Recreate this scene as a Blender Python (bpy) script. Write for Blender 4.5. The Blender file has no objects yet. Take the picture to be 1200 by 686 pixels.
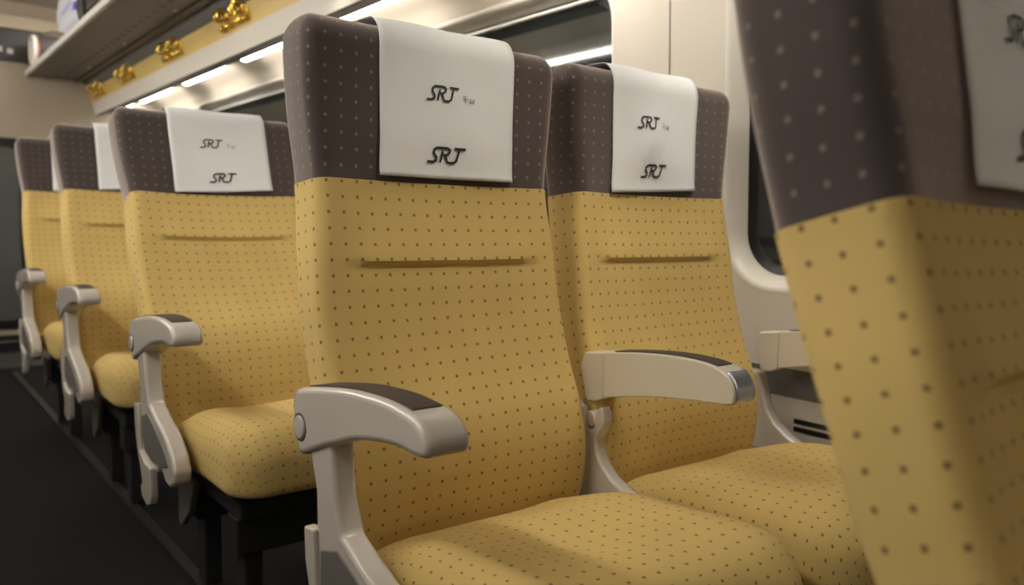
import bpy, bmesh, math, random
from mathutils import Vector, Matrix
random.seed(4)
S = bpy.context.scene
COL = S.collection
PI = math.pi

# ------------------------------------------------------------ helpers
def link(o, parent=None):
    COL.objects.link(o)
    if parent: o.parent = parent
    return o
def tag(o, label=None, cat=None, group=None, kind=None):
    if label: o['label'] = label
    if cat: o['category'] = cat
    if group: o['group'] = group
    if kind: o['kind'] = kind
    return o
def empty(name, loc=(0, 0, 0), rot=(0, 0, 0)):
    o = bpy.data.objects.new(name, None); o.location = loc; o.rotation_euler = rot
    o.empty_display_size = .1
    return link(o)
def mesh_obj(name, bm, mats, parent=None, smooth=35, loc=(0, 0, 0), bevel=0, bseg=3, rot=(0, 0, 0)):
    bmesh.ops.recalc_face_normals(bm, faces=bm.faces[:])
    me = bpy.data.meshes.new(name); bm.to_mesh(me); bm.free()
    if not isinstance(mats, (list, tuple)): mats = [mats]
    for m in mats: me.materials.append(m)
    if smooth:
        for p in me.polygons: p.use_smooth = True
        try: me.set_sharp_from_angle(angle=math.radians(smooth))
        except Exception: pass
    o = bpy.data.objects.new(name, me); o.location = loc; o.rotation_euler = rot
    link(o, parent)
    if bevel:
        b = o.modifiers.new('bevel', 'BEVEL'); b.width = bevel; b.segments = bseg
        b.limit_method = 'ANGLE'; b.angle_limit = math.radians(30); b.harden_normals = False
        w = o.modifiers.new('wn', 'WEIGHTED_NORMAL'); w.keep_sharp = True
    return o
def box(bm, x0, x1, y0, y1, z0, z1, mi=0):
    vs = [bm.verts.new((x, y, z)) for x in (x0, x1) for y in (y0, y1) for z in (z0, z1)]
    for f in ((0, 1, 3, 2), (4, 6, 7, 5), (0, 4, 5, 1), (2, 3, 7, 6), (0, 2, 6, 4), (1, 5, 7, 3)):
        bm.faces.new([vs[i] for i in f]).material_index = mi
def struct(name, bm, m, smooth=0, bevel=0, parent=None):
    o = mesh_obj(name, bm, m, parent, smooth=smooth, bevel=bevel)
    if not parent: o['kind'] = 'structure'
    return o
def boxes(name, lst, m, parent=None, bevel=0, smooth=0, **k):
    bm = bmesh.new()
    for b in lst: box(bm, *b)
    return mesh_obj(name, bm, m, parent, smooth=35 if bevel else smooth, bevel=bevel, **k)
def sbox(name, b, m, bevel=0):
    o = boxes(name, [b], m, bevel=bevel); o['kind'] = 'structure'; return o
def loft(bm, loops, closed=True, cap0=False, cap1=False, mi=0):
    rows = [[bm.verts.new(p) for p in l] for l in loops]
    n = len(rows[0])
    for a, b in zip(rows, rows[1:]):
        for i in range(n if closed else n - 1):
            j = (i + 1) % n
            bm.faces.new((a[i], a[j], b[j], b[i])).material_index = mi
    if cap0: bm.faces.new(rows[0][::-1]).material_index = mi
    if cap1: bm.faces.new(rows[-1]).material_index = mi
    return rows
def catmull(pts, n=6, closed=False):
    out = []; m = len(pts)
    rng = range(m) if closed else range(m - 1)
    for i in rng:
        if closed: p = [pts[(i + k - 1) % m] for k in range(4)]
        else: p = [pts[max(0, i - 1)], pts[i], pts[i + 1], pts[min(m - 1, i + 2)]]
        for k in range(n):
            t = k / n
            out.append(tuple(.5 * ((2 * p[1][c]) + (p[2][c] - p[0][c]) * t + (2 * p[0][c] - 5 * p[1][c] + 4 * p[2][c] - p[3][c]) * t * t
                       + (3 * p[1][c] - p[0][c] - 3 * p[2][c] + p[3][c]) * t ** 3) for c in range(len(p[0]))))
    if not closed: out.append(tuple(pts[-1]))
    return out
def extrude_x(bm, poly, x0, x1, mi=0):
    a = [bm.verts.new((x0, y, z)) for y, z in poly]; b = [bm.verts.new((x1, y, z)) for y, z in poly]
    n = len(poly)
    bm.faces.new(a).material_index = mi; bm.faces.new(b[::-1]).material_index = mi
    for i in range(n):
        j = (i + 1) % n
        bm.faces.new((a[j], a[i], b[i], b[j])).material_index = mi
def cyl(bm, p0, p1, r0, r1=None, n=20, cap=True):
    p0, p1 = Vector(p0), Vector(p1); r1 = r0 if r1 is None else r1
    d = (p1 - p0).normalized(); a = d.orthogonal().normalized(); b = d.cross(a)
    L = [[p + (a * math.cos(t) + b * math.sin(t)) * r for t in [2 * PI * i / n for i in range(n)]] for p, r in ((p0, r0), (p1, r1))]
    loft(bm, L, True, cap, cap)
def sphere(bm, c, r, sx=1, sy=1, sz=1, n=14):
    bmesh.ops.create_uvsphere(bm, u_segments=n, v_segments=n // 2 + 2, radius=r,
        matrix=Matrix.Translation(c) @ Matrix.Diagonal((sx, sy, sz, 1)))
def torus(bm, c, axis, R, r, n=24, m=8):
    c = Vector(c); d = Vector(axis).normalized(); a = d.orthogonal().normalized(); b = d.cross(a)
    loops = []
    for i in range(n + 1):
        t = 2 * PI * i / n; u = a * math.cos(t) + b * math.sin(t)
        loops.append([c + u * (R + r * math.cos(s)) + d * r * math.sin(s) for s in [2 * PI * k / m for k in range(m)]])
    loft(bm, loops[:-1] + [loops[0]])
    bmesh.ops.remove_doubles(bm, verts=bm.verts[:], dist=1e-6)
def rrect(cy, cz, hy, hz, r, n=8):
    pts = []
    for (sy, sz, a0) in ((1, 1, 0), (-1, 1, PI / 2), (-1, -1, PI), (1, -1, 1.5 * PI)):
        for k in range(n + 1):
            a = a0 + PI / 2 * k / n
            pts.append((cy + sy * (hy - r) + r * math.cos(a), cz + sz * (hz - r) + r * math.sin(a)))
    return pts
def sm(a, b, x):
    t = max(0, min(1, (x - a) / (b - a))); return t * t * (3 - 2 * t)

# ------------------------------------------------------------ materials
def mat(name, col, rough=.5, spec=.5, metal=0, coat=0, noise=0, nscale=40, bump=0, bscale=200, emit=None, estr=0, sheen=0):
    m = bpy.data.materials.new(name); m.use_nodes = True
    N = m.node_tree.nodes; L = m.node_tree.links; p = N['Principled BSDF']
    p.inputs['Base Color'].default_value = (*col, 1); p.inputs['Roughness'].default_value = rough
    p.inputs['Specular IOR Level'].default_value = spec; p.inputs['Metallic'].default_value = metal
    p.inputs['Coat Weight'].default_value = coat; p.inputs['Coat Roughness'].default_value = .07
    p.inputs['Sheen Weight'].default_value = sheen
    if emit:
        p.inputs['Emission Color'].default_value = (*emit, 1); p.inputs['Emission Strength'].default_value = estr
    tc = N.new('ShaderNodeTexCoord')
    if noise:
        n = N.new('ShaderNodeTexNoise'); n.inputs['Scale'].default_value = nscale; n.inputs['Detail'].default_value = 5
        L.new(tc.outputs['Object'], n.inputs['Vector'])
        mx = N.new('ShaderNodeMix'); mx.data_type = 'RGBA'
        mx.inputs['A'].default_value = (*[c * (1 - noise) for c in col], 1)
        mx.inputs['B'].default_value = (*[min(1, c * (1 + noise)) for c in col], 1)
        L.new(n.outputs['Fac'], mx.inputs['Factor']); L.new(mx.outputs['Result'], p.inputs['Base Color'])
    if bump:
        n = N.new('ShaderNodeTexNoise'); n.inputs['Scale'].default_value = bscale; n.inputs['Detail'].default_value = 4
        L.new(tc.outputs['Object'], n.inputs['Vector'])
        b = N.new('ShaderNodeBump'); b.inputs['Strength'].default_value = bump; b.inputs['Distance'].default_value = .001
        L.new(n.outputs['Fac'], b.inputs['Height']); L.new(b.outputs['Normal'], p.inputs['Normal'])
    return m

def fabric(name, base, dot, pu=.0265, pv=.0243, size=.0030, dotmix=.9, sheen=.3, sheen_tint=(1, 1, 1)):
    """woven upholstery with a grid of small square dots in UV metres"""
    m = bpy.data.materials.new(name); m.use_nodes = True
    N = m.node_tree.nodes; L = m.node_tree.links; p = N['Principled BSDF']
    p.inputs['Roughness'].default_value = .85; p.inputs['Specular IOR Level'].default_value = .25
    p.inputs['Sheen Weight'].default_value = sheen; p.inputs['Sheen Roughness'].default_value = .45
    p.inputs['Sheen Tint'].default_value = (*sheen_tint, 1)
    tc = N.new('ShaderNodeTexCoord'); sp = N.new('ShaderNodeSeparateXYZ'); L.new(tc.outputs['UV'], sp.inputs[0])
    def M(op, a, b=None):
        n = N.new('ShaderNodeMath'); n.operation = op
        for i, v in enumerate((a, b)):
            if v is None: continue
            if isinstance(v, (int, float)): n.inputs[i].default_value = v
            else: L.new(v, n.inputs[i])
        return n.outputs[0]
    # slight waviness so the dots are not ruler-perfect
    nz = N.new('ShaderNodeTexNoise'); nz.inputs['Scale'].default_value = 18; L.new(tc.outputs['UV'], nz.inputs['Vector'])
    wob = M('MULTIPLY', M('SUBTRACT', nz.outputs['Fac'], .5), .004)
    ds = []
    for ax, per in ((0, pu), (1, pv)):
        c = M('ADD', sp.outputs[ax], wob)
        fr = M('ABSOLUTE', M('SUBTRACT', M('FRACT', M('DIVIDE', c, per)), .5))
        ds.append(M('MULTIPLY', fr, per))
    # rounded-square distance
    d = M('POWER', M('ADD', M('POWER', ds[0], 3.0), M('POWER', ds[1], 3.0)), 1 / 3)
    mr = N.new('ShaderNodeMapRange'); L.new(d, mr.inputs['Value'])
    mr.inputs['From Min'].default_value = size * .75; mr.inputs['From Max'].default_value = size * 1.2
    mr.inputs['To Min'].default_value = dotmix; mr.inputs['To Max'].default_value = 0
    n2 = N.new('ShaderNodeTexNoise'); n2.inputs['Scale'].default_value = 9; n2.inputs['Detail'].default_value = 6
    L.new(tc.outputs['UV'], n2.inputs['Vector'])
    bs = N.new('ShaderNodeMix'); bs.data_type = 'RGBA'
    bs.inputs['A'].default_value = (*[c * .9 for c in base], 1); bs.inputs['B'].default_value = (*[c * 1.1 for c in base], 1)
    L.new(n2.outputs['Fac'], bs.inputs['Factor'])
    mx = N.new('ShaderNodeMix'); mx.data_type = 'RGBA'
    L.new(mr.outputs['Result'], mx.inputs['Factor']); L.new(bs.outputs['Result'], mx.inputs['A'])
    mx.inputs['B'].default_value = (*dot, 1); L.new(mx.outputs['Result'], p.inputs['Base Color'])
    # fine ribbed weave
    wv = N.new('ShaderNodeTexWave'); wv.inputs['Scale'].default_value = 110; wv.bands_direction = 'Y'
    wv.inputs['Distortion'].default_value = 1.5; wv.inputs['Detail Scale'].default_value = 30
    L.new(tc.outputs['UV'], wv.inputs['Vector'])
    n3 = N.new('ShaderNodeTexNoise'); n3.inputs['Scale'].default_value = 500; L.new(tc.outputs['UV'], n3.inputs['Vector'])
    h = M('ADD', M('MULTIPLY', wv.outputs['Fac'], .5), n3.outputs['Fac'])
    b = N.new('ShaderNodeBump'); b.inputs['Strength'].default_value = .25; b.inputs['Distance'].default_value = .0006
    L.new(h, b.inputs['Height']); L.new(b.outputs['Normal'], p.inputs['Normal'])
    return m

YEL = fabric('mustard_dotted_fabric', (.585, .42, .150), (.115, .062, .028), size=.0026, dotmix=.75, sheen=.12, sheen_tint=(1, .85, .5))
BRN = fabric('brown_dotted_fabric', (.058, .045, .043), (.30, .25, .21), size=.0026, dotmix=.48, sheen=1.0, sheen_tint=(1, .86, .80))
PLA = mat('warm_grey_plastic', (.55, .505, .45), .2, .5, coat=.6, noise=.04, nscale=6)
CRM = mat('cream_plastic', (.68, .62, .52), .28, .5, coat=.5, noise=.03, nscale=6)
PAD = mat('dark_brown_pad', (.050, .040, .036), .55, .4, noise=.1, nscale=60, bump=.2, bscale=900)
INS = mat('inset_grey_plastic', (.14, .13, .12), .5, .4, noise=.05)
SHL = mat('seat_shell_plastic', (.16, .145, .135), .5, .4, noise=.05)
SIL = mat('satin_silver', (.62, .64, .68), .28, .5, metal=.85, noise=.03)
DRK = mat('black_metal', (.02, .02, .021), .5, .4, noise=.2, nscale=20)
RAIL = mat('floor_rail_metal', (.035, .035, .035), .4, .5, metal=.4, noise=.1)
INK = mat('printed_ink', (.035, .03, .035), .6, .3, noise=.1)
INKL = mat('pale_printed_ink', (.30, .30, .31), .6, .3, noise=.1)
CLO = mat('paper_cloth', (.77, .785, .80), .8, .3, noise=.03, nscale=25, bump=.5, bscale=60, sheen=.1)
WAL = mat('cream_wall_panel', (.62, .56, .475), .42, .45, noise=.02, nscale=3)
FRM = mat('window_frame_white', (.70, .66, .59), .35, .5, noise=.02, nscale=4)
FAS = mat('cream_fascia', (.78, .73, .65), .45, .4, noise=.02, nscale=4)
CEI = mat('taupe_ceiling', (.42, .37, .30), .6, .3, noise=.03, nscale=3)
ENDW = mat('tan_end_wall', (.47, .40, .31), .55, .3, noise=.03, nscale=3)
BEV = mat('beige_bevel', (.62, .52, .39), .5, .3, noise=.03, nscale=3)
SGN = mat('dark_header_panel', (.055, .048, .045), .35, .4, noise=.05)
FLO = mat('near_black_floor', (.009, .009, .011), .75, .15, noise=.3, nscale=30, bump=.3, bscale=150)
GRV = mat('dark_grey_groove', (.10, .09, .08), .6, .3, noise=.05)
BND = mat('charcoal_band', (.12, .115, .107), .4, .4, noise=.06, nscale=5)
YST = mat('gold_strip', (.72, .52, .16), .35, .5, noise=.1, nscale=4)
GLD = mat('polished_brass', (.80, .55, .12), .22, .5, metal=.9, noise=.05)
RCK = mat('rack_underside', (.19, .168, .148), .38, .4, noise=.12, nscale=6)
LIP = mat('rack_lip_aluminium', (.74, .71, .67), .35, .5, metal=0, noise=.03)
BLK = mat('black_gasket', (.008, .008, .008), .35, .5, noise=.1)
DOORG = mat('grey_door_glass', (.10, .105, .10), .25, .5, noise=.04)
SQR = mat('lit_sign_square', (.3, .28, .26), .4, .3, noise=.02, emit=(.8, .75, .7), estr=.25)
BAGW = mat('white_bag_plastic', (.75, .77, .85), .25, .5, noise=.05)
BAGB = mat('blue_bag_plastic', (.05, .06, .55), .3, .5, noise=.1)
BAGD = mat('dark_bag_fabric', (.06, .055, .055), .6, .4, noise=.3, nscale=15, bump=.5, bscale=80)
BAGS = mat('metallic_case', (.09, .085, .08), .2, .5, metal=.7, noise=.3, nscale=12)
RING = mat('white_rim_plastic', (.85, .80, .72), .4, .4, noise=.02)
ORG = mat('rust_piping', (.35, .10, .03), .5, .4, noise=.1)
LED = mat('led_diffuser', (1, 1, 1), .5, .1, noise=.001, emit=(1, .95, .86), estr=17)
CLT = mat('ceiling_lamp_diffuser', (1, 1, 1), .5, .1, noise=.001, emit=(1, .95, .86), estr=25)
def glassmat():
    m = mat('dark_window_glass', (.016, .018, .017), .04, .8, noise=.02)
    return m
GLS = glassmat()

# ------------------------------------------------------------ seat geometry (local: x across, y = rear positive, 0 at arm pivot)
PV = (0, -.03, .40)              # recline pivot
XC = .287; HW = .235           # back centre and half width
PROF = catmull([(-.022, .29), (-.030, .36), (-.044, .42), (-.049, .49), (-.036, .56), (-.008, .64), (.014, .73), (.028, .83), (.045, .945), (.051, 1.06), (.050, 1.195)], 16)
# arc-length table
ARC = [0]
for a, b in zip(PROF, PROF[1:]): ARC.append(ARC[-1] + math.dist(a, b))
def at_s(s):
    s = max(0, min(ARC[-1], s)); i = 0
    while i < len(ARC) - 2 and ARC[i + 1] < s: i += 1
    t = (s - ARC[i]) / (ARC[i + 1] - ARC[i]); a, b = PROF[i], PROF[i + 1]
    p = (a[0] + (b[0] - a[0]) * t, a[1] + (b[1] - a[1]) * t)
    i0 = max(0, i - 6); i1 = min(len(PROF) - 1, i + 7)
    d = (PROF[i1][0] - PROF[i0][0], PROF[i1][1] - PROF[i0][1]); l = math.hypot(*d)
    return p, (d[1] / l, -d[0] / l)       # point, rear-pointing normal
def s_of_z(z):
    for i in range(len(PROF) - 1):
        if PROF[i + 1][1] >= z:
            return ARC[i] + (ARC[i + 1] - ARC[i]) * (z - PROF[i][1]) / (PROF[i + 1][1] - PROF[i][1])
    return ARC[-1]
S_SEAM = s_of_z(.948); S_FOLD = s_of_z(.815); S_TOP = ARC[-1]
TH = .112
def th_at(s): return .074 + .038 * min(1, max(0, (s - .22) / (S_SEAM - .22)))
def hw_at(s):      # half width: headrest flares slightly at its top
    return HW + .005 * sm(.34, .20, s) + .004 * sm(S_SEAM, S_SEAM - .2, s) - .006 * math.exp(-((s - S_SEAM) / .07) ** 2) + .012 * sm(S_SEAM - .02, S_TOP - .03, s)
def front_d(x, s):
    """depth of the front skin behind the profile line (positive = hollow)"""
    u = (x - XC) / HW
    au = min(1, abs(u))
    hollow = .016 * (1 - au ** 2.2)
    lower = 1 - sm(S_SEAM - .03, S_SEAM + .08, s)
    d = hollow * (.45 + .75 * lower)
    # lumbar bulge low down
    d -= .012 * math.exp(-((s - .27) / .09) ** 2) * (1 - au ** 2)
    # horizontal fold: cloth above it hangs forward in a soft roll
    fw = sm(.86, .62, au)
    if s > S_FOLD: d -= .006 * fw * math.exp(-((s - S_FOLD) / .045) ** 2) * sm(S_FOLD, S_FOLD + .006, s)
    else: d += .003 * fw * math.exp(-((S_FOLD - s) / .02) ** 2)
    return d
def loop_at(s, inset=0, extra=0, n_front=26, r=.026, fsink=0, ix=None):
    """closed loop of (x, depth) then mapped to 3D; starts at the middle of the back"""
    ix = inset if ix is None else ix
    h = hw_at(s) + extra - ix; th = th_at(s) + extra - inset; f0 = -extra + inset
    r = max(.004, r - inset * .5)
    pts = []
    k = 6
    def arc(cx, cd, a0, a1, rr):
        return [(cx + rr * math.cos(a0 + (a1 - a0) * i / k), cd + rr * math.sin(a0 + (a1 - a0) * i / k)) for i in range(k + 1)]
    rb = min(.03, (th - f0) * .45)
    # back mid -> left back corner -> left side -> left front corner -> front -> right...
    for t in (0, .33, .66): pts.append((XC - t * (h - rb), th))
    pts += arc(XC - h + rb, th - rb, PI / 2, PI, rb)
    pts.append((XC - h, (th + f0) * .5))
    pts += arc(XC - h + r, f0 + r, PI, 1.5 * PI, r)
    for i in range(1, n_front):
        x = XC - h + r + (2 * h - 2 * r) * i / n_front; pts.append((x, f0))
    pts += arc(XC + h - r, f0 + r, -PI / 2, 0, r)
    pts.append((XC + h, (th + f0) * .5))
    pts += arc(XC + h - rb, th - rb, 0, PI / 2, rb)
    for t in (.66, .33): pts.append((XC + t * (h - rb), th))
    out = []
    for x, d in pts:
        # the front skin follows the hollow, fading to nothing at the back
        w = 1 - sm(f0 + .0, f0 + r * 1.2, d)
        out.append((x + .015 * sm(.55, .28, s) * max(0, (x - XC) / h), d + w * (front_d(x, s) + fsink)))
    return out
def map3(x, d, s, over=0):
    p, n = at_s(s)
    q = (p[0] + n[0] * d, p[1] + n[1] * d)
    if over:   # beyond the end of the profile, straight on
        q = (q[0] - n[1] * 0 + (-n[1]) * 0 + over * (-n[1] * -1) * 0, q[1])
    return Vector((x, q[0] - PV[1], q[1] - PV[2]))
def back_mesh(rows, uvs):
    """rows: list of (s, inset, extra, lift) -> skin with UVs in metres"""
    bm = bmesh.new(); uv = bm.loops.layers.uv.new('UVMap')
    V = []; U = []
    for row in rows:
        s, inset, extra, vv = row[:4]
        lp = loop_at(s, inset, extra, ix=row[4] if len(row) > 4 else None)
        pts = [map3(x, d, s) for x, d in lp]
        # arc length measured from the middle of the front
        L = [0]
        for a, b in zip(pts, pts[1:] + pts[:1]): L.append(L[-1] + (b - a).length)
        mid = L[len(pts) // 2]
        V.append([bm.verts.new(p) for p in pts]); U.append([l - mid + 5 for l in L])
    n = len(V[0])
    for k in range(len(V) - 1):
        for i in range(n):
            j = (i + 1) % n
            f = bm.faces.new((V[k][i], V[k][j], V[k + 1][j], V[k + 1][i]))
            for lp, (uu, vv) in zip(f.loops, ((U[k][i], rows[k][3]), (U[k][i + 1], rows[k][3]), (U[k + 1][i + 1], rows[k + 1][3]), (U[k + 1][i], rows[k + 1][3]))):
                lp[uv].uv = (uu, vv)
    for ring, row in ((V[0], rows[0]), (V[-1], rows[-1])):
        f = bm.faces.new(ring)
        for lp in f.loops: lp[uv].uv = (lp.vert.co.x, row[3] + lp.vert.co.y)
    return bm
def make_back_meshes():
    rows = []
    n = 84
    rows.append((0.0, .03, 0, -.02))
    for i in range(n + 1):
        s = .004 + (S_SEAM - .004) * i / n
        rows.append((s, 0, .0012, s))
    rows.append((S_SEAM + .0012, .002, .0012, S_SEAM + .003)); rows.append((S_SEAM + .0014, .010, 0, S_SEAM + .01))
    lower = back_mesh(rows, None)
    rows = [(S_SEAM - .004, .010, 0, -.01), (S_SEAM - .003, .002, 0, -.003)]
    R = .040; RX = .024; n = 22
    for i in range(n + 1):
        s = S_SEAM - .003 + (S_TOP - R - S_SEAM + .003) * i / n
        rows.append((s, 0, 0, s))
    for i in range(1, 9):
        a = PI / 2 * i / 8
        rows.append((S_TOP - R + R * math.sin(a), R * (1 - math.cos(a)) * .98, 0, S_TOP - R + R * a, RX * (1 - math.cos(max(0, a - .0)))))
    upper = back_mesh(rows, None)
    return lower, upper

def shell_mesh():
    bm = bmesh.new(); loops = []
    for i in range(24):
        s = .02 + (S_TOP - .06) * i / 23
        h = hw_at(s) - .035; T = th_at(s); lp = []
        for x, d in ((XC - h, T - .02), (XC - h, T + .001), (XC - h + .02, T + .010), (XC, T + .014), (XC + h - .02, T + .010), (XC + h, T + .001), (XC + h, T - .02)):
            lp.append(map3(x, d, s))
        loops.append(lp)
    loft(bm, loops, True, True, True)
    return bm

def cushion_mesh():
    """seat squab: x .07-.515, y -.50..-.05, crowned top; UVs planar + arc length"""
    bm = bmesh.new(); uv = bm.loops.layers.uv.new('UVMap')
    cx, cy = .302, -.270; hx, hy = .238, .250
    def outline(ins, n=12):
        pts = []
        R = max(.012, .075 - ins)
        for (sx, sy, a0) in ((1, 1, 0), (-1, 1, PI / 2), (-1, -1, PI), (1, -1, 1.5 * PI)):
            rr = R if sy < 0 else max(.01, .03 - ins)
            for k in range(n + 1):
                a = a0 + PI / 2 * k / n
                ex, ey = hx - ins - rr, hy - ins - rr
                pts.append((cx + sx * ex + rr * math.cos(a), cy + sy * ey + rr * math.sin(a)))
            # subdivide straight run
            nx = {(1, 1): (-1, 1), (-1, 1): (-1, -1), (-1, -1): (1, -1), (1, -1): (1, 1)}[(sx, sy)]
            r2 = R if nx[1] < 0 else max(.01, .03 - ins)
            q0 = pts[-1]
            tx = cx + nx[0] * (hx - ins - r2); ty = cy + nx[1] * (hy - ins - r2)
            a = a0 + PI / 2
            q1 = (tx + r2 * math.cos(a), ty + r2 * math.sin(a))
            for k in range(1, 14): pts.append((q0[0] + (q1[0] - q0[0]) * k / 14, q0[1] + (q1[1] - q0[1]) * k / 14))
        return pts
    def top(x, y):
        u = (x - cx) / hx; v = (y - cy) / hy
        z = .456 - .016 * min(1, abs(u)) ** 3
        z += .010 * math.exp(-((v + .55) / .35) ** 2) - .062 * sm(.15, 1.05, v) - .022 * sm(-.72, -1.05, v)
        z -= .010 * math.exp(-(u / .5) ** 2 - ((v - .1) / .5) ** 2)
        z += .006 * math.exp(-((abs(u) - .68) / .2) ** 2)
        # soft sitting creases
        z += (.0045 * math.sin(5 * u + 4 * v) + .0015 * math.sin(9 * v - 5 * u)) * (1 - u * u) * (1 - v * v)
        return z
    rows = []
    for ins, z, arc in ((.05, .322, .170), (.02, .325, .140), (.006, .330, .122), (.001, .338, .110), (0, .350, .098), (0, .378, .070)):
        rows.append((ins, z, arc, 0))
    Rt = .044
    for i in range(1, 9):
        a = PI / 2 * i / 8; rows.append((Rt * (1 - math.cos(a)), None, Rt * (PI / 2 - a) * .8, math.sin(a)))
    V = []; U = []
    base = outline(0)
    for ins, z, arc, w in rows:
        pts = outline(ins); vs = []; us = []
        for i, (x, y) in enumerate(pts):
            if z is None:
                t = top(x, y); zz = (t - Rt) + Rt * w
                zz = max(zz, .380 + .002 * w) if y < -.12 else max(zz, .3785 + .001 * w)
            else: zz = z
            if zz < .40: # front underside tucks back
                pass
            bx, by = base[i]; dx, dy = bx - cx, by - cy; l = math.hypot(dx, dy)
            # outward normal approx
            nx_ = math.copysign(max(0, min(1, (abs(bx - cx) - hx + .075) / .075)), bx - cx); ny_ = math.copysign(max(0, min(1, (abs(by - cy) - hy + .075) / .075)), by - cy)
            us.append((x + nx_ * arc + 2, y + ny_ * arc + 2)); vs.append(bm.verts.new((x, y, zz)))
        V.append(vs); U.append(us)
    ins0 = rows[-1][0]; last = outline(ins0)
    K = 14
    for k in range(1, K):
        f = 1 - k / K; vs = []; us = []
        for x, y in last:
            xx, yy = cx + (x - cx) * f, cy + (y - cy) * f
            vs.append(bm.verts.new((xx, yy, top(xx, yy)))); us.append((xx + 2, yy + 2))
        V.append(vs); U.append(us)
    n = len(base)
    for k in range(len(V) - 1):
        for i in range(n):
            j = (i + 1) % n
            f = bm.faces.new((V[k][i], V[k][j], V[k + 1][j], V[k + 1][i]))
            for lp, q in zip(f.loops, (U[k][i], U[k][j], U[k + 1][j], U[k + 1][i])): lp[uv].uv = q
    c = bm.verts.new((cx, cy, top(cx, cy)))
    for i in range(n):
        j = (i + 1) % n; f = bm.faces.new((V[-1][i], V[-1][j], c))
        for lp, q in zip(f.loops, (U[-1][i], U[-1][j], (cx + 2, cy + 2))): lp[uv].uv = q
    bm.faces.new(V[0][::-1])
    return bm

ARM_TOP = [(.012, .628), (.000, .641), (-.03, .648), (-.066, .654), (-.143, .665), (-.20, .669), (-.25, .670), (-.30, .666), (-.326, .659), (-.342, .645)]
ARM_BOT = [(-.347, .632), (-.342, .621), (-.320, .618), (-.27, .619), (-.19, .607), (-.14, .592), (-.092, .576), (-.05, .560), (-.018, .548), (-.004, .552), (.006, .578), (.014, .61)]
def arm_poly(): return catmull(ARM_TOP + ARM_BOT, 4, closed=True)
MID_TOP = [(-.052, .6525), (-.079, .656), (-.16, .665), (-.234, .668), (-.29, .664), (-.322, .652), (-.335, .634), (-.336, .616)]
MID_BOT = [(-.328, .607), (-.28, .603), (-.237, .599), (-.17, .591), (-.113, .581), (-.052, .568)]
def rotp(y, z, py, pz, a):
    return (py + (y - py) * math.cos(a) - (z - pz) * math.sin(a), pz + (y - py) * math.sin(a) + (z - pz) * math.cos(a))

def pad_bm(x0, x1, tops, y_from, y_to):
    pts = [p for p in catmull(tops, 6) if y_to <= p[0] <= y_from]
    bm = bmesh.new()
    loft(bm, [[(x0, y, z - .003), (x0, y, z + .0018), (x1, y, z + .0018), (x1, y, z - .003)] for y, z in pts], True, True, True)
    return bm

def aisle_arm(parent):
    bm = bmesh.new(); extrude_x(bm, arm_poly(), 0, .062)
    a = mesh_obj('armrest', bm, PLA, parent, smooth=40, bevel=.009, bseg=4)
    mesh_obj('arm_pad', pad_bm(.011, .052, ARM_TOP, -.022, -.300), PAD, a, smooth=40)
    bm = bmesh.new(); cyl(bm, (.001, -.014, .588), (-.0035, -.014, .588), .0175, .0165, 28)
    mesh_obj('pivot_cap', bm, PLA, a, smooth=40, bevel=.0015, bseg=2)
    bm = bmesh.new(); torus(bm, (-.0002, -.014, .588), (1, 0, 0), .0195, .0012, 32, 6)
    mesh_obj('cap_groove', bm, GRV, a, smooth=60)
    return a
STAND = [(-.022, .578), (-.092, .600), (-.100, .56), (-.108, .505), (-.130, .462), (-.18, .440), (-.25, .415), (-.300, .380), (-.318, .350), (-.314, .325), (-.28, .308), (-.25, .312),
         (-.225, .330), (-.20, .333), (-.185, .315), (-.10, .318), (-.075, .34), (-.055, .375), (-.045, .40), (-.045, .440), (-.052, .460), (-.050, .505)]
def aisle_stand(parent):
    bm = bmesh.new(); extrude_x(bm, STAND, .006, .044)
    st = mesh_obj('arm_stand', bm, PLA, parent, smooth=40, bevel=.008, bseg=3)
    bm = bmesh.new()
    extrude_x(bm, [(-.072, .425), (-.12, .440), (-.165, .425), (-.225, .398), (-.265, .37), (-.275, .352), (-.24, .342), (-.16, .338), (-.10, .345), (-.072, .37)], .0035, .012)
    mesh_obj('side_inset', bm, INS, st, smooth=40, bevel=.002, bseg=2)
    bm = bmesh.new()
    extrude_x(bm, [(-.028, .448), (-.062, .452), (-.065, .40), (-.075, .345), (-.115, .325), (-.160, .322), (-.165, .26), (-.155, .238), (-.125, .226), (-.085, .238), (-.075, .262), (-.09, .275), (-.078, .30), (-.050, .345), (-.032, .40)], -.002, .016)
    mesh_obj('foot_pedal', bm, PLA, st, smooth=40, bevel=.004, bseg=3)
    return st
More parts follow.
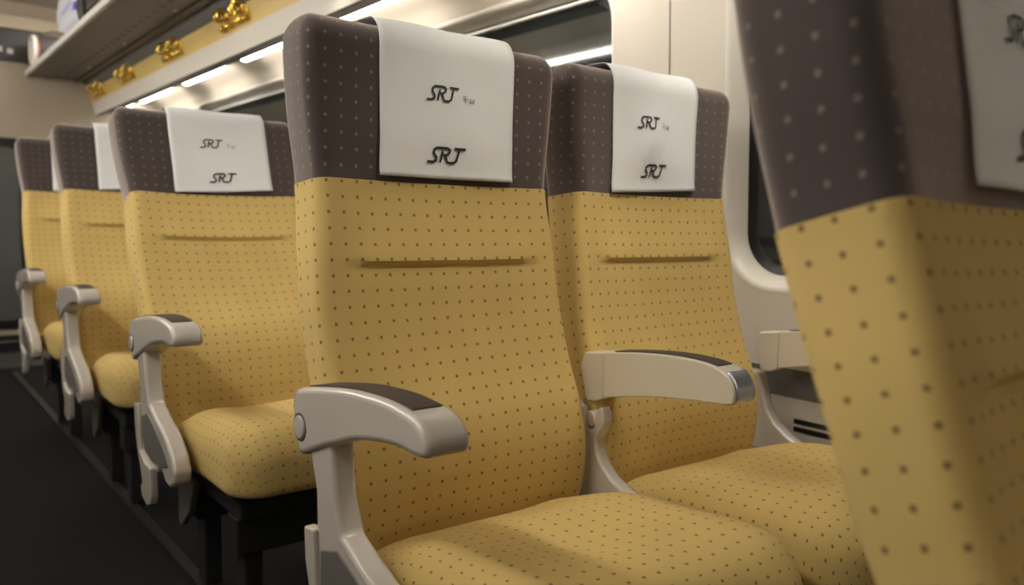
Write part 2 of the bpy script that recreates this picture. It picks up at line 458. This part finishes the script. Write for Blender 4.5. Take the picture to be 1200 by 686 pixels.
def middle_arm(parent, x0=.570, x1=.626, cap=True):
    bm = bmesh.new()
    extrude_x(bm, catmull(MID_TOP + MID_BOT, 4, closed=False), x0, x1)
    a = mesh_obj('middle_armrest' if cap else 'armrest', bm, CRM, parent, smooth=40, bevel=.006, bseg=4)
    bm = bmesh.new()
    extrude_x(bm, [(-.050, .652), (.0, .646), (.012, .62), (-.006, .555), (-.030, .557), (-.050, .566)], x0 + .002, x1 - .002)
    mesh_obj('hinge_block', bm, CRM, a, smooth=40, bevel=.003, bseg=2)
    tops = [p for p in MID_TOP]
    mesh_obj('arm_pad', pad_bm(x0 + .010, x1 - .008, tops, -.065, -.300), PAD, a, smooth=40)
    if cap:
        front = catmull([(-.305, .6598), (-.322, .652), (-.335, .634), (-.336, .616), (-.328, .607), (-.31, .605)], 6)
        bm = bmesh.new(); c = (-.30, .63)
        pts = []
        for y, z in front:
            d = Vector((y - c[0], z - c[1])); d.normalize(); pts.append((y + d.x * .0018, z + d.y * .0018))
        pts = pts[4:-2]
        loft(bm, [[(x, y, z) for x in (x0 + .004, x0 + .012, x1 - .008, x1 - .002)] for y, z in pts], closed=False)
        o = mesh_obj('silver_cap', bm, SIL, a, smooth=60)
        sd = o.modifiers.new('solid', 'SOLIDIFY'); sd.thickness = .002; sd.offset = -1
    return a
MSTAND = [(.030, .56), (-.004, .548), (-.010, .542), (-.014, .52), (-.018, .508), (-.030, .504), (-.038, .512), (-.040, .540), (-.052, .552), (-.060, .540), (-.062, .520), (-.045, .488),
          (-.046, .468), (-.060, .444), (-.085, .424), (-.120, .410), (-.15, .400), (-.15, .37), (.02, .37), (.035, .42), (.032, .50)]
WSTAND = [(.034, .555), (.004, .55), (-.006, .53), (-.014, .50), (-.024, .465), (-.045, .438), (-.075, .418), (-.11, .40), (-.11, .37), (.02, .37), (.03, .42)]
def middle_stand(parent, x0=.563, x1=.591, name='middle_stand', crm=PLA):
    bm = bmesh.new(); extrude_x(bm, MSTAND if name == 'middle_stand' else WSTAND, x0, x1)
    st = mesh_obj(name, bm, crm, parent, smooth=40, bevel=.005, bseg=3)
    if name != 'middle_stand': return st
    bm = bmesh.new(); cyl(bm, (x0 + .001, -.027, .525), (x1 - .001, -.031, .527), .0145, None, 24)
    mesh_obj('hinge_pin', bm, CRM, st, smooth=40, bevel=.002, bseg=2)
    return st
def base_frame(parent, x0=.10, x1=.48):
    b = boxes('base_frame', [(x0, x1, -.44, -.08, .262, .298), (x0, x1, -.42, -.36, .18, .262), (x0, x1, -.16, -.10, .18, .262)], DRK, parent, bevel=.005)
    for x in (x0 + .02, x1 - .06):
        boxes('leg', [(x, x + .04, -.41, -.36, .012, .19)], DRK, b, bevel=.004)
        boxes('leg', [(x, x + .04, -.15, -.10, .012, .19)], DRK, b, bevel=.004)
    bm = bmesh.new(); extrude_x(bm, [(-.10, .29), (-.22, .29), (-.18, .21), (-.12, .16), (-.10, .17)], x0 - .025, x0 - .010)
    mesh_obj('bracket_plate', bm, INS, b, smooth=40, bevel=.003)
    return b

LOWER, UPPER = make_back_meshes(); SHELL = shell_mesh(); CUSH = cushion_mesh()
def to_me(name, bm, m, ang=40):
    bmesh.ops.recalc_face_normals(bm, faces=bm.faces[:])
    me = bpy.data.meshes.new(name); bm.to_mesh(me); bm.free(); me.materials.append(m)
    for p in me.polygons: p.use_smooth = True
    me.set_sharp_from_angle(angle=math.radians(ang)); return me
ME_LOW = to_me('backrest', LOWER, YEL); ME_UP = to_me('headrest', UPPER, BRN); ME_SH = to_me('back_shell', SHELL, SHL); ME_CU = to_me('cushion', CUSH, YEL, 60)

PIVOTY = 1.077; PITCH = .95
def child(name, me, parent, loc=(0, 0, 0), rx=0):
    o = bpy.data.objects.new(name, me); o.location = loc; o.rotation_euler = (rx, 0, 0); return link(o, parent)
def make_seat(k, side, rec, label, dx=0, lift=0, dy=0):
    """k row (0 foreground), side 'aisle' or 'window', rec recline in degrees"""
    root = empty('train_seat', (dx + (0 if side == 'aisle' else .535), PIVOTY + dy + PITCH * (k - 1), .0))
    tag(root, label, 'seat', 'train seats')
    a = -math.radians(rec)
    pv = (0, PV[1], PV[2] + lift)
    child('backrest', ME_LOW, root, pv, a); child('headrest', ME_UP, root, pv, a); child('back_shell', ME_SH, root, pv, a)
    child('seat_cushion', ME_CU, root)
    if side == 'aisle':
        aisle_arm(root); aisle_stand(root); middle_arm(root); middle_stand(root)
    else:
        middle_arm(root, x0=.594, x1=.640, cap=False); middle_stand(root, .600, .632, 'arm_stand', PLA)
    base_frame(root, .10, .48)
    return root, pv, a

# ------------------------------------------------------------ headrest cover with its print
def cover_point(x, q, off, lift):
    """q: path length up from s0=S_SEAM+.0 ; wraps over the top"""
    s = S_SEAM + q; R = .040
    s_f = S_TOP - R
    if s <= s_f:
        d = front_d(x, s) * 1.0
        p, n = at_s(s); dd = d - off
        return Vector((x, p[0] + n[0] * dd - PV[1], p[1] + n[1] * dd - PV[2]))
    p, n = at_s(S_TOP); t = (-n[1], n[0])      # t = up along the profile
    e = s - s_f; q1 = R * PI / 2
    b0 = at_s(s_f)[0]
    d0 = front_d(x, s_f)
    th = TH
    if e < q1: a = e / R; d, u = R - (R) * math.cos(a), R * math.sin(a) ; d += d0 * (1 - a / (PI / 2)); d -= off * math.cos(a); u += (off + lift) * math.sin(a)
    elif e < q1 + th - 2 * R: d = R + e - q1; u = R + off + lift
    else:
        a = min(PI / 2, (e - q1 - (th - 2 * R)) / R); d = th - R + (R + off + .012) * math.sin(a); u = R * math.cos(a) + (off + lift) * math.cos(a)
        rem = e - q1 - (th - 2 * R) - R * PI / 2
        if rem > 0: u -= rem; d += .012 * sm(0, .04, rem)
    return Vector((x, b0[0] + n[0] * d + t[0] * u - PV[1], b0[1] + n[1] * d + t[1] * u - PV[2]))
LOGO = [[(0, 0), (.36, 0), (.52, .12), (.50, .34), (.27, .62), (.27, .86), (.42, 1), (1.05, 1), (1.24, .88), (1.22, .66), (1.06, .52), (.86, .52)],
        [(.80, 0), (.80, .80)], [(1.0, .50), (1.22, .06), (1.32, 0), (1.62, 0), (1.78, .14), (1.80, 1.0)], [(1.48, 1), (2.2, 1)]]
SMALL = [[(0, .95), (.7, .95)], [(.05, .55), (1.0, .55)], [(.45, .55), (.5, 0)], [(1.1, .1), (2.0, .1)], [(1.3, .75), (1.35, .1)], [(2.0, .8), (1.95, -.1)], [(1.35, .4), (1.9, .4)]]
def stroke(bm, pts, w, fn):
    """flat ribbon along pts (2D), mapped by fn"""
    fine = []
    for a, b in zip(pts, pts[1:]):
        for k in range(4): fine.append((a[0] + (b[0] - a[0]) * k / 4, a[1] + (b[1] - a[1]) * k / 4))
    fine.append(pts[-1]); L = []; R = []
    for i, p in enumerate(fine):
        a = fine[max(0, i - 1)]; b = fine[min(len(fine) - 1, i + 1)]
        d = Vector((b[0] - a[0], b[1] - a[1])).normalized(); n = Vector((-d.y, d.x)) * w * .5
        L.append(bm.verts.new(fn(p[0] + n.x, p[1] + n.y))); R.append(bm.verts.new(fn(p[0] - n.x, p[1] - n.y)))
    for i in range(len(fine) - 1): bm.faces.new((L[i], R[i], R[i + 1], L[i + 1]))
def make_cover(root, pv, a, label, xl=.163, wd=.267, q0=.009, tilt=0, skew=0, up=(.087, .128), lo=(.090, .027), bulge=0, lift=.010, small=True):
    bm = bmesh.new(); NX, NQ = 22, 60; QL = .44 - q0
    def P(u, v, off=.0035):
        # u across 0..wd, v up the cloth from its lower hem
        x = xl + u + skew * v; q = q0 + v + tilt * (u - wd / 2) * max(0, 1 - v / .25)
        o = off + .0012 * math.sin(u * 37 + v * 21) + bulge * math.exp(-((u - wd * .42) / .035) ** 2 - ((v - .10) / .05) ** 2)
        o += .004 * math.exp(-v / .02)                # hem stands off a little
        return cover_point(x, q, o, lift)
    rows = []
    for j in range(NQ + 1):
        v = QL * j / NQ
        rows.append([P(wd * i / NX, v) for i in range(NX + 1)])
    loft(bm, rows, closed=False)
    loc = root.matrix_world if False else None
    W = Vector(root.location) + Vector(pv)
    o = mesh_obj('headrest_cover', bm, CLO, None, smooth=60, loc=W, rot=(a, 0, 0))
    sd = o.modifiers.new('solid', 'SOLIDIFY'); sd.thickness = .0009; sd.offset = -1
    tag(o, label, 'headrest cover', 'white headrest covers')
    bm = bmesh.new()
    def letters(strokes, u0, v0, h, sx, w, slant=.24, off=.0052):
        for s in strokes:
            stroke(bm, [(u0 + (x * sx + slant * y) * h, v0 + y * h) for x, y in s], w, lambda p, q: P(p, q, off))
    letters(LOGO, up[0], up[1], .0225, 1.17, .0036)
    mesh_obj('printed_logo', bm, INK, o, smooth=0); bm = bmesh.new()
    letters(LOGO, lo[0], lo[1], .0235, 1.35, .0044)
    mesh_obj('printed_logo', bm, INK, o, smooth=0)
    if small:
        bm = bmesh.new(); letters(SMALL, up[0] + .072, up[1] + .001, .0115, 1.0, .0015, .05)
        mesh_obj('printed_characters', bm, INKL, o, smooth=0)
    return o

seats = {}
s = make_seat(1, 'aisle', 0, 'large mustard seat in the centre, showing its whole front and aisle armrest'); seats['1a'] = s
make_cover(*s, 'white cover on the large centre seat, widest and most face-on of the covers', bulge=.001)
s = make_seat(1, 'window', 0, 'seat beside the window, right of the large centre seat, behind the silver-tipped middle armrest'); seats['1w'] = s
make_cover(*s, 'white cover on the window seat, with a domed dent pressed in its middle', xl=.148, wd=.257, tilt=.05, up=(.070, .128), lo=(.085, .030), bulge=.011)
s = make_seat(0, 'aisle', 9.4, 'blurred foreground seat cropped by the right edge, dotted side toward us', lift=-.022, dy=-.012); seats['0'] = s
make_cover(*s, 'shaded white cover cut off by the right edge of the photo, on the foreground seat', xl=.188, q0=.014, skew=.05)
TXT = {2: ('seat directly behind the large centre one, its cover and both logos in view', 'white cover on the seat directly behind the large centre one, both logos visible'),
       3: ('second seat from the left edge, with a blank strip of cover beside it', 'white cover of the second seat from the left edge, only its blank left strip visible'),
       4: ('farthest, leftmost and smallest seat, next to the dark door edge', 'sliver of white cover on the farthest, leftmost seat')}
for k in (2, 3, 4):
    s = make_seat(k, 'aisle', {2: 18, 3: 14, 4: 10}[k], TXT[k][0], lift={2: .055, 3: .065, 4: .065}[k])
    make_cover(*s, TXT[k][1], xl=.17, wd=.27, tilt=.05, up=(.080, .128), lo=(.095, .028))

# ------------------------------------------------------------ carriage shell
Y0, Y1 = -2.0, 6.5; MX = -.30           # aisle centre: the left side mirrors the right
def wx(z): return 1.165 + (1.58 - z) * .045
sbox('floor', (-1.95, 1.35, Y0 - .05, Y1 + .05, -.06, 0), FLO)
sbox('trim_1', (.112, .140, Y0 + .1, 5.2, 0, .008), RAIL)
sbox('trim_2', (.46, .488, Y0 + .1, 5.2, 0, .008), RAIL)
sbox('trim_3', (MX - .9, MX + .9, 5.35, 5.95, 0, .006), mat('threshold_grey', (.05, .05, .048), .3, .5, noise=.1))
sbox('ceiling', (-1.95, 1.35, Y0 - .05, Y1 + .05, 2.33, 2.39), CEI)
sbox('wall_near', (-1.95, 1.35, Y0 - .06, Y0, 0, 2.33), ENDW)
WIN = [(-.25, 1.19), (1.665, 3.15), (3.66, 5.26), (5.76, 6.36)]
ZW = (.785, 1.547); FR = .046
def fill_wall(name, sx):
    cu = bpy.data.curves.new(name, 'CURVE'); cu.dimensions = '2D'; cu.fill_mode = 'BOTH'
    def spl(pts):
        s_ = cu.splines.new('POLY'); s_.points.add(len(pts) - 1); s_.use_cyclic_u = True
        for p, q in zip(s_.points, pts): p.co = (q[0], q[1], 0, 1)
    spl([(Y0, 0), (Y1, 0), (Y1, 1.605), (Y0, 1.605)])
    for a, b in WIN: spl(rrect((a + b) / 2, sum(ZW) / 2, (b - a) / 2 + FR, (ZW[1] - ZW[0]) / 2 + FR, .135))
    co = bpy.data.objects.new(name, cu); COL.objects.link(co)
    dg = bpy.context.evaluated_depsgraph_get()
    me = bpy.data.meshes.new_from_object(co.evaluated_get(dg))
    bpy.data.objects.remove(co)
    for v in me.vertices:
        y, z = v.co.x, v.co.y
        x = wx(z); v.co = (x if sx > 0 else 2 * MX - x, y, z)
    me.materials.clear(); me.materials.append(WAL); me.name = name
    o = bpy.data.objects.new(name, me); link(o); o['kind'] = 'structure'; return o
def mirror(P, sx): return P if sx > 0 else (2 * MX - P[0], P[1], P[2])
wn = 0; tn = 3
for sx, side in ((1, 'right'), (-1, 'left')):
    wall = fill_wall('wall_' + side, sx)
    for y in (1.415, 3.40, 5.50):     # panel joints between windows
        bm = bmesh.new()
        loft(bm, [[mirror((wx(z) - .0012, y + dy, z), sx) for dy in (-.0016, .0016)] for z in (.66, 1.60)], closed=False)
        mesh_obj('panel_joint', bm, GRV, wall, smooth=0)
    # recessed dark band and heater slots along the lower wall
    bm = bmesh.new()
    loft(bm, [[mirror((wx(z) - .002, y, z), sx) for z in (.488, .556)] for y in (Y0 + .1, Y1 - .1)], closed=False)
    mesh_obj('dark_inlay_band', bm, BND, wall, smooth=0)
    for (ya, yb) in ((.70, 1.03), (2.6, 2.95), (4.5, 4.85)):
        for za in (.409, .428):
            bm = bmesh.new(); pts = [(ya, za), (yb, za), (yb, za + .012), (ya, za + .012)]
            bm.faces.new([bm.verts.new(mirror((wx(z) - .003, y, z), sx)) for y, z in pts])
            mesh_obj('vent_slot', bm, BLK, wall, smooth=0)
    for a, b in WIN:
        wn += 1
        root = empty('window_%d' % wn, mirror((wx(1.16), (a + b) / 2, 1.16), sx)); root['kind'] = 'structure'
        ox = root.location
        cy, cz, hy, hz = (a + b) / 2, sum(ZW) / 2, (b - a) / 2, (ZW[1] - ZW[0]) / 2
        def ring(ins, dep, bm=None):
            return [Vector(mirror((wx(z) + dep, y, z), sx)) - ox for y, z in rrect(cy, cz, hy + FR - ins, hz + FR - ins, max(.03, .135 - ins))]
        bm = bmesh.new()
        loft(bm, [ring(-.004, -.001), ring(.003, -.001), ring(.009, .003), ring(.018, .018), ring(.027, .036), ring(.034, .056)])
        mesh_obj('window_frame', bm, FRM, root, smooth=50)
        bm = bmesh.new(); loft(bm, [ring(.033, .050), ring(.040, .053), ring(.056, .056), ring(.058, .060)])
        mesh_obj('gasket', bm, BLK, root, smooth=50)
        bm = bmesh.new(); r0 = ring(.040, .058); bm.faces.new([bm.verts.new(p) for p in r0]); r1 = ring(.040, .064)
        bm.faces.new([bm.verts.new(p) for p in r1])
        mesh_obj('pane', bm, GLS, root, smooth=0)
        bm = bmesh.new()
        p0 = Vector(mirror((wx(1.54) + .046, a + .05, 1.5475), sx)) - ox; p1 = Vector(mirror((wx(1.54) + .046, b - .05, 1.5475), sx)) - ox
        cyl(bm, p0, p1, .006, None, 10)
        mesh_obj('blind_rail', bm, LIP, root, smooth=50)
    # overhead profile
    def prof(name, pts, m, kind=True, th=.012):
        bm = bmesh.new()
        loft(bm, [[mirror((x, y, z), sx) for x, z in pts] for y in (Y0, Y1)], closed=False)
        o = mesh_obj(name, bm, m, None, smooth=40); o['kind'] = 'structure'
        return o
    tn += 1; prof('trim_%d' % tn, catmull([(.955, 1.702), (1.03, 1.699), (1.09, 1.686), (1.14, 1.652), (1.1642, 1.600)], 6), WAL)
    tn += 1; prof('trim_%d' % tn, [(.833, 1.618), (.838, 1.612), (.90, 1.640), (.960, 1.653), (.962, 1.672)], GRV)
    tn += 1; prof('trim_%d' % tn, [(.813, 1.703), (.817, 1.695), (.828, 1.64), (.833, 1.618)], FAS)
    tn += 1; prof('trim_%d' % tn, [(.790, 1.787), (.804, 1.745), (.813, 1.703)], YST)
    tn += 1; prof('trim_%d' % tn, [(.750, 1.848), (.752, 1.838), (.790, 1.787)], BND)
    # closing panel above the rack
    tn += 1; prof('trim_%d' % tn, [(.955, 1.702), (.960, 1.85), (1.0, 2.1), (.80, 2.33)], CEI)

# luggage racks
def rack(sx, label):
    root = empty('luggage_rack', mirror((.6, 2.2, 1.86), sx)); tag(root, label, 'luggage rack')
    o = root.location
    def pb(name, m, lst, bevel=0):
        bm = bmesh.new()
        for (x0, x1, y0, y1, z0, z1) in lst:
            xa, xb = (x0, x1) if sx > 0 else (2 * MX - x1, 2 * MX - x0)
            box(bm, xa - o.x, xb - o.x, y0 - o.y, y1 - o.y, z0 - o.z, z1 - o.z)
        return mesh_obj(name, bm, m, root, smooth=35, bevel=bevel)
    pb('shelf', RCK, [(.412, .954, Y0 + .02, Y1 - .04, 1.848, 1.866)])
    pb('front_lip', LIP, [(.392, .413, Y0 + .02, Y1 - .02, 1.836, 1.872)], .003)
    pb('rear_seam', BND, [(.70, .745, Y0 + .02, Y1 - .02, 1.838, 1.849)], .002)
    lst = []
    for i in range(60):                              # row of small slots seen under the shelf
        y = -1.2 + i * .125
        lst.append((.60, .625, y, y + .05, 1.8465, 1.849))
    for q in lst: pb('vent_slot', BLK, [q])
    lst = [(.665, .678, 2.05 + .95 * k, 2.10 + .95 * k, 1.843, 1.849) for k in range(-2, 5)]
    for q in lst: pb('indicator_light', LIP, [q])
    return root
rack(1, 'long brown-grey overhead luggage rack with a pale metal lip above the seats')
left_rack = rack(-1, 'luggage rack on the far side of the aisle, reflected in the windows')
# light strip along the front edge of the opposite rack (its reflection shows in the window)
LST = mat('lip_strip_diffuser', (1, 1, 1), .5, .1, noise=.001, emit=(1, .96, .88), estr=64)
for k in range(4):
    y0 = .35 + 1.5 * k; o = left_rack.location
    boxes('light_strip', [(2 * MX - .393 - o.x, 2 * MX - .384 - o.x, y0 - o.y, y0 + 1.42 - o.y, 1.842 - o.z, 1.868 - o.z)], LST, left_rack)

# LED strips hidden in the groove under each rack
for sx, lab in ((1, 'warm white strip light in the groove above the windows'), (-1, 'strip light above the opposite windows, seen as a reflection')):
    for k in range(-5, 4):
        ya = 3.36 + .95 * k; yb = min(ya + .62, Y1 - .02)
        if sx < 0 and k > 3: continue
        bm = bmesh.new()
        pts = [(.964, 1.667), (1.008, 1.659), (1.022, 1.684), (.964, 1.690)]
        loft(bm, [[Vector(mirror((x, y, z), sx)) for x, z in pts] for y in (ya, yb)], True, True, True)
        o = mesh_obj('strip_light', bm, LED, None, smooth=0)
        tag(o, lab, 'light', 'strip lights above the %s windows' % ('right' if sx > 0 else 'left'))

# reading lamps under the right-hand rack, one pair per row of seats
for k in range(1, 5):
    for x in (.50, .72):
        y = PIVOTY + PITCH * (k - 1) - .50
        root = empty('reading_light', (x, y, 1.846))
        tag(root, 'small round reading lamp under the luggage rack', 'light', 'reading lamps under the rack')
        bm = bmesh.new(); cyl(bm, (0, 0, .002), (0, 0, -.006), .026, .022, 24)
        mesh_obj('lamp_ring', bm, LIP, root, smooth=40)
        bm = bmesh.new(); cyl(bm, (0, 0, -.005), (0, 0, -.0075), .016, .014, 20)
        mesh_obj('lens', bm, LED, root, smooth=40)
        li = bpy.data.lights.new('reading_beam', 'SPOT'); li.energy = 19 if k < 2 else 9; li.color = (1, .90, .74)
        li.spot_size = math.radians(52); li.spot_blend = 1; li.shadow_soft_size = .02
        lo = bpy.data.objects.new('reading_beam', li); link(lo, root); lo.location = (0, 0, -.02)
        lo.rotation_euler = (math.radians(27), math.radians(12 if x > .6 else -8) * -1, 0)

# brass fittings on the gold strip
def brass(y):
    root = empty('coat_hook', (.800, y, 1.752))
    tag(root, '', 'coat hook', 'brass hook clusters on the gold strip')
    bm = bmesh.new()
    loft(bm, [[(-.016, yy, .030), (.004, yy, -.035), (.012, yy, -.032), (-.006, yy, .034)] for yy in (-.17, .17)], True, True, True)
    mesh_obj('mounting_plate', bm, GLD, root, smooth=35, bevel=.004)
    for dy in (-.115, .075):
        bm = bmesh.new(); torus(bm, (-.030, dy, .024), (.35, 1, .1), .021, .008)
        torus(bm, (-.028, dy + .045, .022), (.35, 1, .1), .019, .007)
        mesh_obj('hook_ring', bm, GLD, root, smooth=60)
    for dy in (-.13, -.06, .06, .13):
        bm = bmesh.new(); sphere(bm, (-.010, dy, -.024), .015, 1, 1.5, 1)
        mesh_obj('knob', bm, GLD, root, smooth=60)
    return root
for y, lb in ((3.55, 'largest and nearest brass hook cluster on the gold strip'),
              (4.47, 'second brass hook cluster from the nearest on the gold strip'),
              (5.42, 'third brass hook cluster from the nearest, blurred, on the gold strip'),
              (6.22, 'farthest brass hook cluster, at the end wall on the gold strip')):
    brass(y)['label'] = lb

# ceiling lamps over the aisle
for i in range(4):
    y = .30 + i * 1.42
    for x in (MX - 1.04, MX + .92):
        root = empty('ceiling_light', (x + .06, y + .8, 2.27))
        tag(root, 'long warm ceiling lamp panel over the aisle', 'light', 'ceiling lamps over the aisle')
        boxes('lamp_housing', [(-.085, .085, -.66, .66, -.02, .06)], FAS, root, bevel=.004)
        boxes('diffuser', [(-.07, .07, -.64, .64, -.026, -.0195)], CLT, root)

# ------------------------------------------------------------ far end of the carriage
sbox('wall_far', (-1.95, 1.35, Y1, Y1 + .06, 0, 2.33), ENDW)
sbox('trim_30', (-1.3, .95, Y1 - .035, Y1, 2.145, 2.235), BEV, .006)
hd = empty('header_sign', (MX, Y1 - .03, 2.03)); tag(hd, 'dark header panel with small pale squares above the end door', 'sign')
boxes('panel', [(-.78, .80, -.02, .029, -.105, .11)], SGN, hd, bevel=.006)
boxes('lit_square', [(.40, .478, -.023, -.02, -0.085, 0.018)], SQR, hd)
boxes('lit_square', [(.525, .562, -.023, -.02, -0.052, -0.016)], SQR, hd)
boxes('lit_square', [(.590, .625, -.023, -.02, -0.060, -0.026)], SQR, hd)
dr = empty('door_1', (MX, Y1, 0)); dr['kind'] = 'structure'
boxes('door_leaf', [(-.725, .725, -.004, -.001, 0, 1.90)], ENDW, dr, bevel=0)
bm = bmesh.new()
def flat(pts, y): return [(p[0], y, p[1]) for p in pts]
oc = rrect(0, .75, .72, .66, .12); ic = rrect(0, .75, .64, .60, .08)
loft(bm, [flat(oc, -.004), flat(oc, -.012), flat(ic, -.012), flat(ic, -.004)])
mesh_obj('black_surround', bm, BLK, dr, smooth=35)
bm = bmesh.new(); bm.faces.new([bm.verts.new(p) for p in flat(ic, -.006)])
mesh_obj('door_pane', bm, DOORG, dr, smooth=0)
boxes('kick_strip', [(-.70, .70, -.010, -.004, .01, .05)], RAIL, dr)

# ------------------------------------------------------------ luggage
rt = empty('rolled_bag', (.54, 6.24, 1.872)); rt.scale = (1.1, 1.1, 1.1); tag(rt, 'dark rolled bag with a white round rim end at the far end of the rack', 'bag')
bm = bmesh.new(); loops = []
for x, r in ((-.10, .086), (-.07, .092), (0, .094), (.12, .092), (.20, .085), (.225, .05)):
    loops.append([(x, .0 + r * math.cos(t), .095 + r * math.sin(t)) for t in [2 * PI * i / 24 for i in range(24)]])
loft(bm, loops, True, True, True); mesh_obj('bag_body', bm, BAGD, rt, smooth=50)
bm = bmesh.new(); torus(bm, (-.115, 0, .095), (1, 0, 0), .078, .015, 32, 8); mesh_obj('white_rim', bm, RING, rt, smooth=60)
bm = bmesh.new(); torus(bm, (-.094, 0, .095), (1, 0, 0), .088, .0045, 32, 6); mesh_obj('piping', bm, ORG, rt, smooth=60)
bm = bmesh.new(); pts = [Vector((-.07, 0, .185)), Vector((-.02, 0, .215)), Vector((.06, .0, .212)), Vector((.12, 0, .184))]
pp = catmull([tuple(p) for p in pts], 6)
loft(bm, [[(p[0], dy, p[2] + dz) for dy, dz in ((-.012, 0), (.012, 0), (.012, .005), (-.012, .005))] for p in pp], True, True, True)
mesh_obj('handle', bm, BAGD, rt, smooth=50)

def soft_box(bm, x0, x1, y0, y1, z0, z1, puff=.02, nz=10, jit=.004, r=.05, taper=.0):
    loops = []
    for k in range(nz + 1):
        t = k / nz; z = z0 + (z1 - z0) * t
        p = puff * math.sin(PI * t) - (.03 if k in (0, nz) else 0) - taper * t
        pts = rrect((x0 + x1) / 2, (y0 + y1) / 2, (x1 - x0) / 2 + p, (y1 - y0) / 2 + p, r, 6)
        loops.append([(a + random.uniform(-jit, jit), b + random.uniform(-jit, jit), z) for a, b in pts])
    loft(bm, loops, True, True, True)
wb = empty('shopping_bag', (.56, 5.22, 1.8665)); tag(wb, 'white shopping bag with a blue band standing on the luggage rack', 'bag')
bm = bmesh.new(); soft_box(bm, -.12, .14, -.26, .26, .08, .30, .012); mesh_obj('bag_body', bm, BAGW, wb, smooth=60)
bm = bmesh.new(); soft_box(bm, -.11, .13, -.25, .25, .0, .085, .004, 4); mesh_obj('dark_base', bm, BAGD, wb, smooth=60)
bm = bmesh.new(); pts = rrect(.01, 0, .139, .279, .05, 6)
loft(bm, [[(a, b, .13 + .10 * (b + .28) + dz) for a, b in pts] for dz in (0, .045)], True); mesh_obj('blue_band', bm, BAGB, wb, smooth=60)
db = empty('duffel_bag', (.57, 4.47, 1.8665)); tag(db, 'dark shiny duffel bag on the rack, nearer than the white shopping bag', 'bag')
bm = bmesh.new(); soft_box(bm, -.13, .17, -.42, .42, .0, .30, .02, 10, .006, .09); mesh_obj('bag_body', bm, BAGS, db, smooth=60)
for y in (-.22, .18):
    bm = bmesh.new(); box(bm, -.157, -.150, y, y + .04, .03, .27)
    mesh_obj('strap', bm, BAGD, db, smooth=0)

# ------------------------------------------------------------ camera, world
cam = bpy.data.cameras.new('camera'); co = bpy.data.objects.new('camera', cam); COL.objects.link(co)
yaw, pitch, roll, F = .6746442, .08425023, .01928649, 937.58827
f = Vector((math.sin(yaw) * math.cos(pitch), math.cos(yaw) * math.cos(pitch), -math.sin(pitch)))
r = Vector((math.cos(yaw), -math.sin(yaw), 0)); u = r.cross(f)
r2 = r * math.cos(roll) + u * math.sin(roll); u2 = -r * math.sin(roll) + u * math.cos(roll)
M = Matrix(((r2.x, u2.x, -f.x, -.46744081), (r2.y, u2.y, -f.y, 0), (r2.z, u2.z, -f.z, .88143726), (0, 0, 0, 1)))
co.matrix_world = M
cam.sensor_width = 36; cam.lens = F * 36 / 1200; cam.clip_start = .02
cam.dof.use_dof = True; cam.dof.focus_distance = 1.25; cam.dof.aperture_fstop = 3.6
S.camera = co
w = bpy.data.worlds.new('night'); S.world = w; w.use_nodes = True
w.node_tree.nodes['Background'].inputs[0].default_value = (.5, .55, .7, 1); w.node_tree.nodes['Background'].inputs[1].default_value = .0
S.view_settings.view_transform = 'Standard'; S.view_settings.look = 'None'; S.view_settings.gamma = 1
S.view_settings.use_curve_mapping = False; S.view_settings.exposure = 0.0
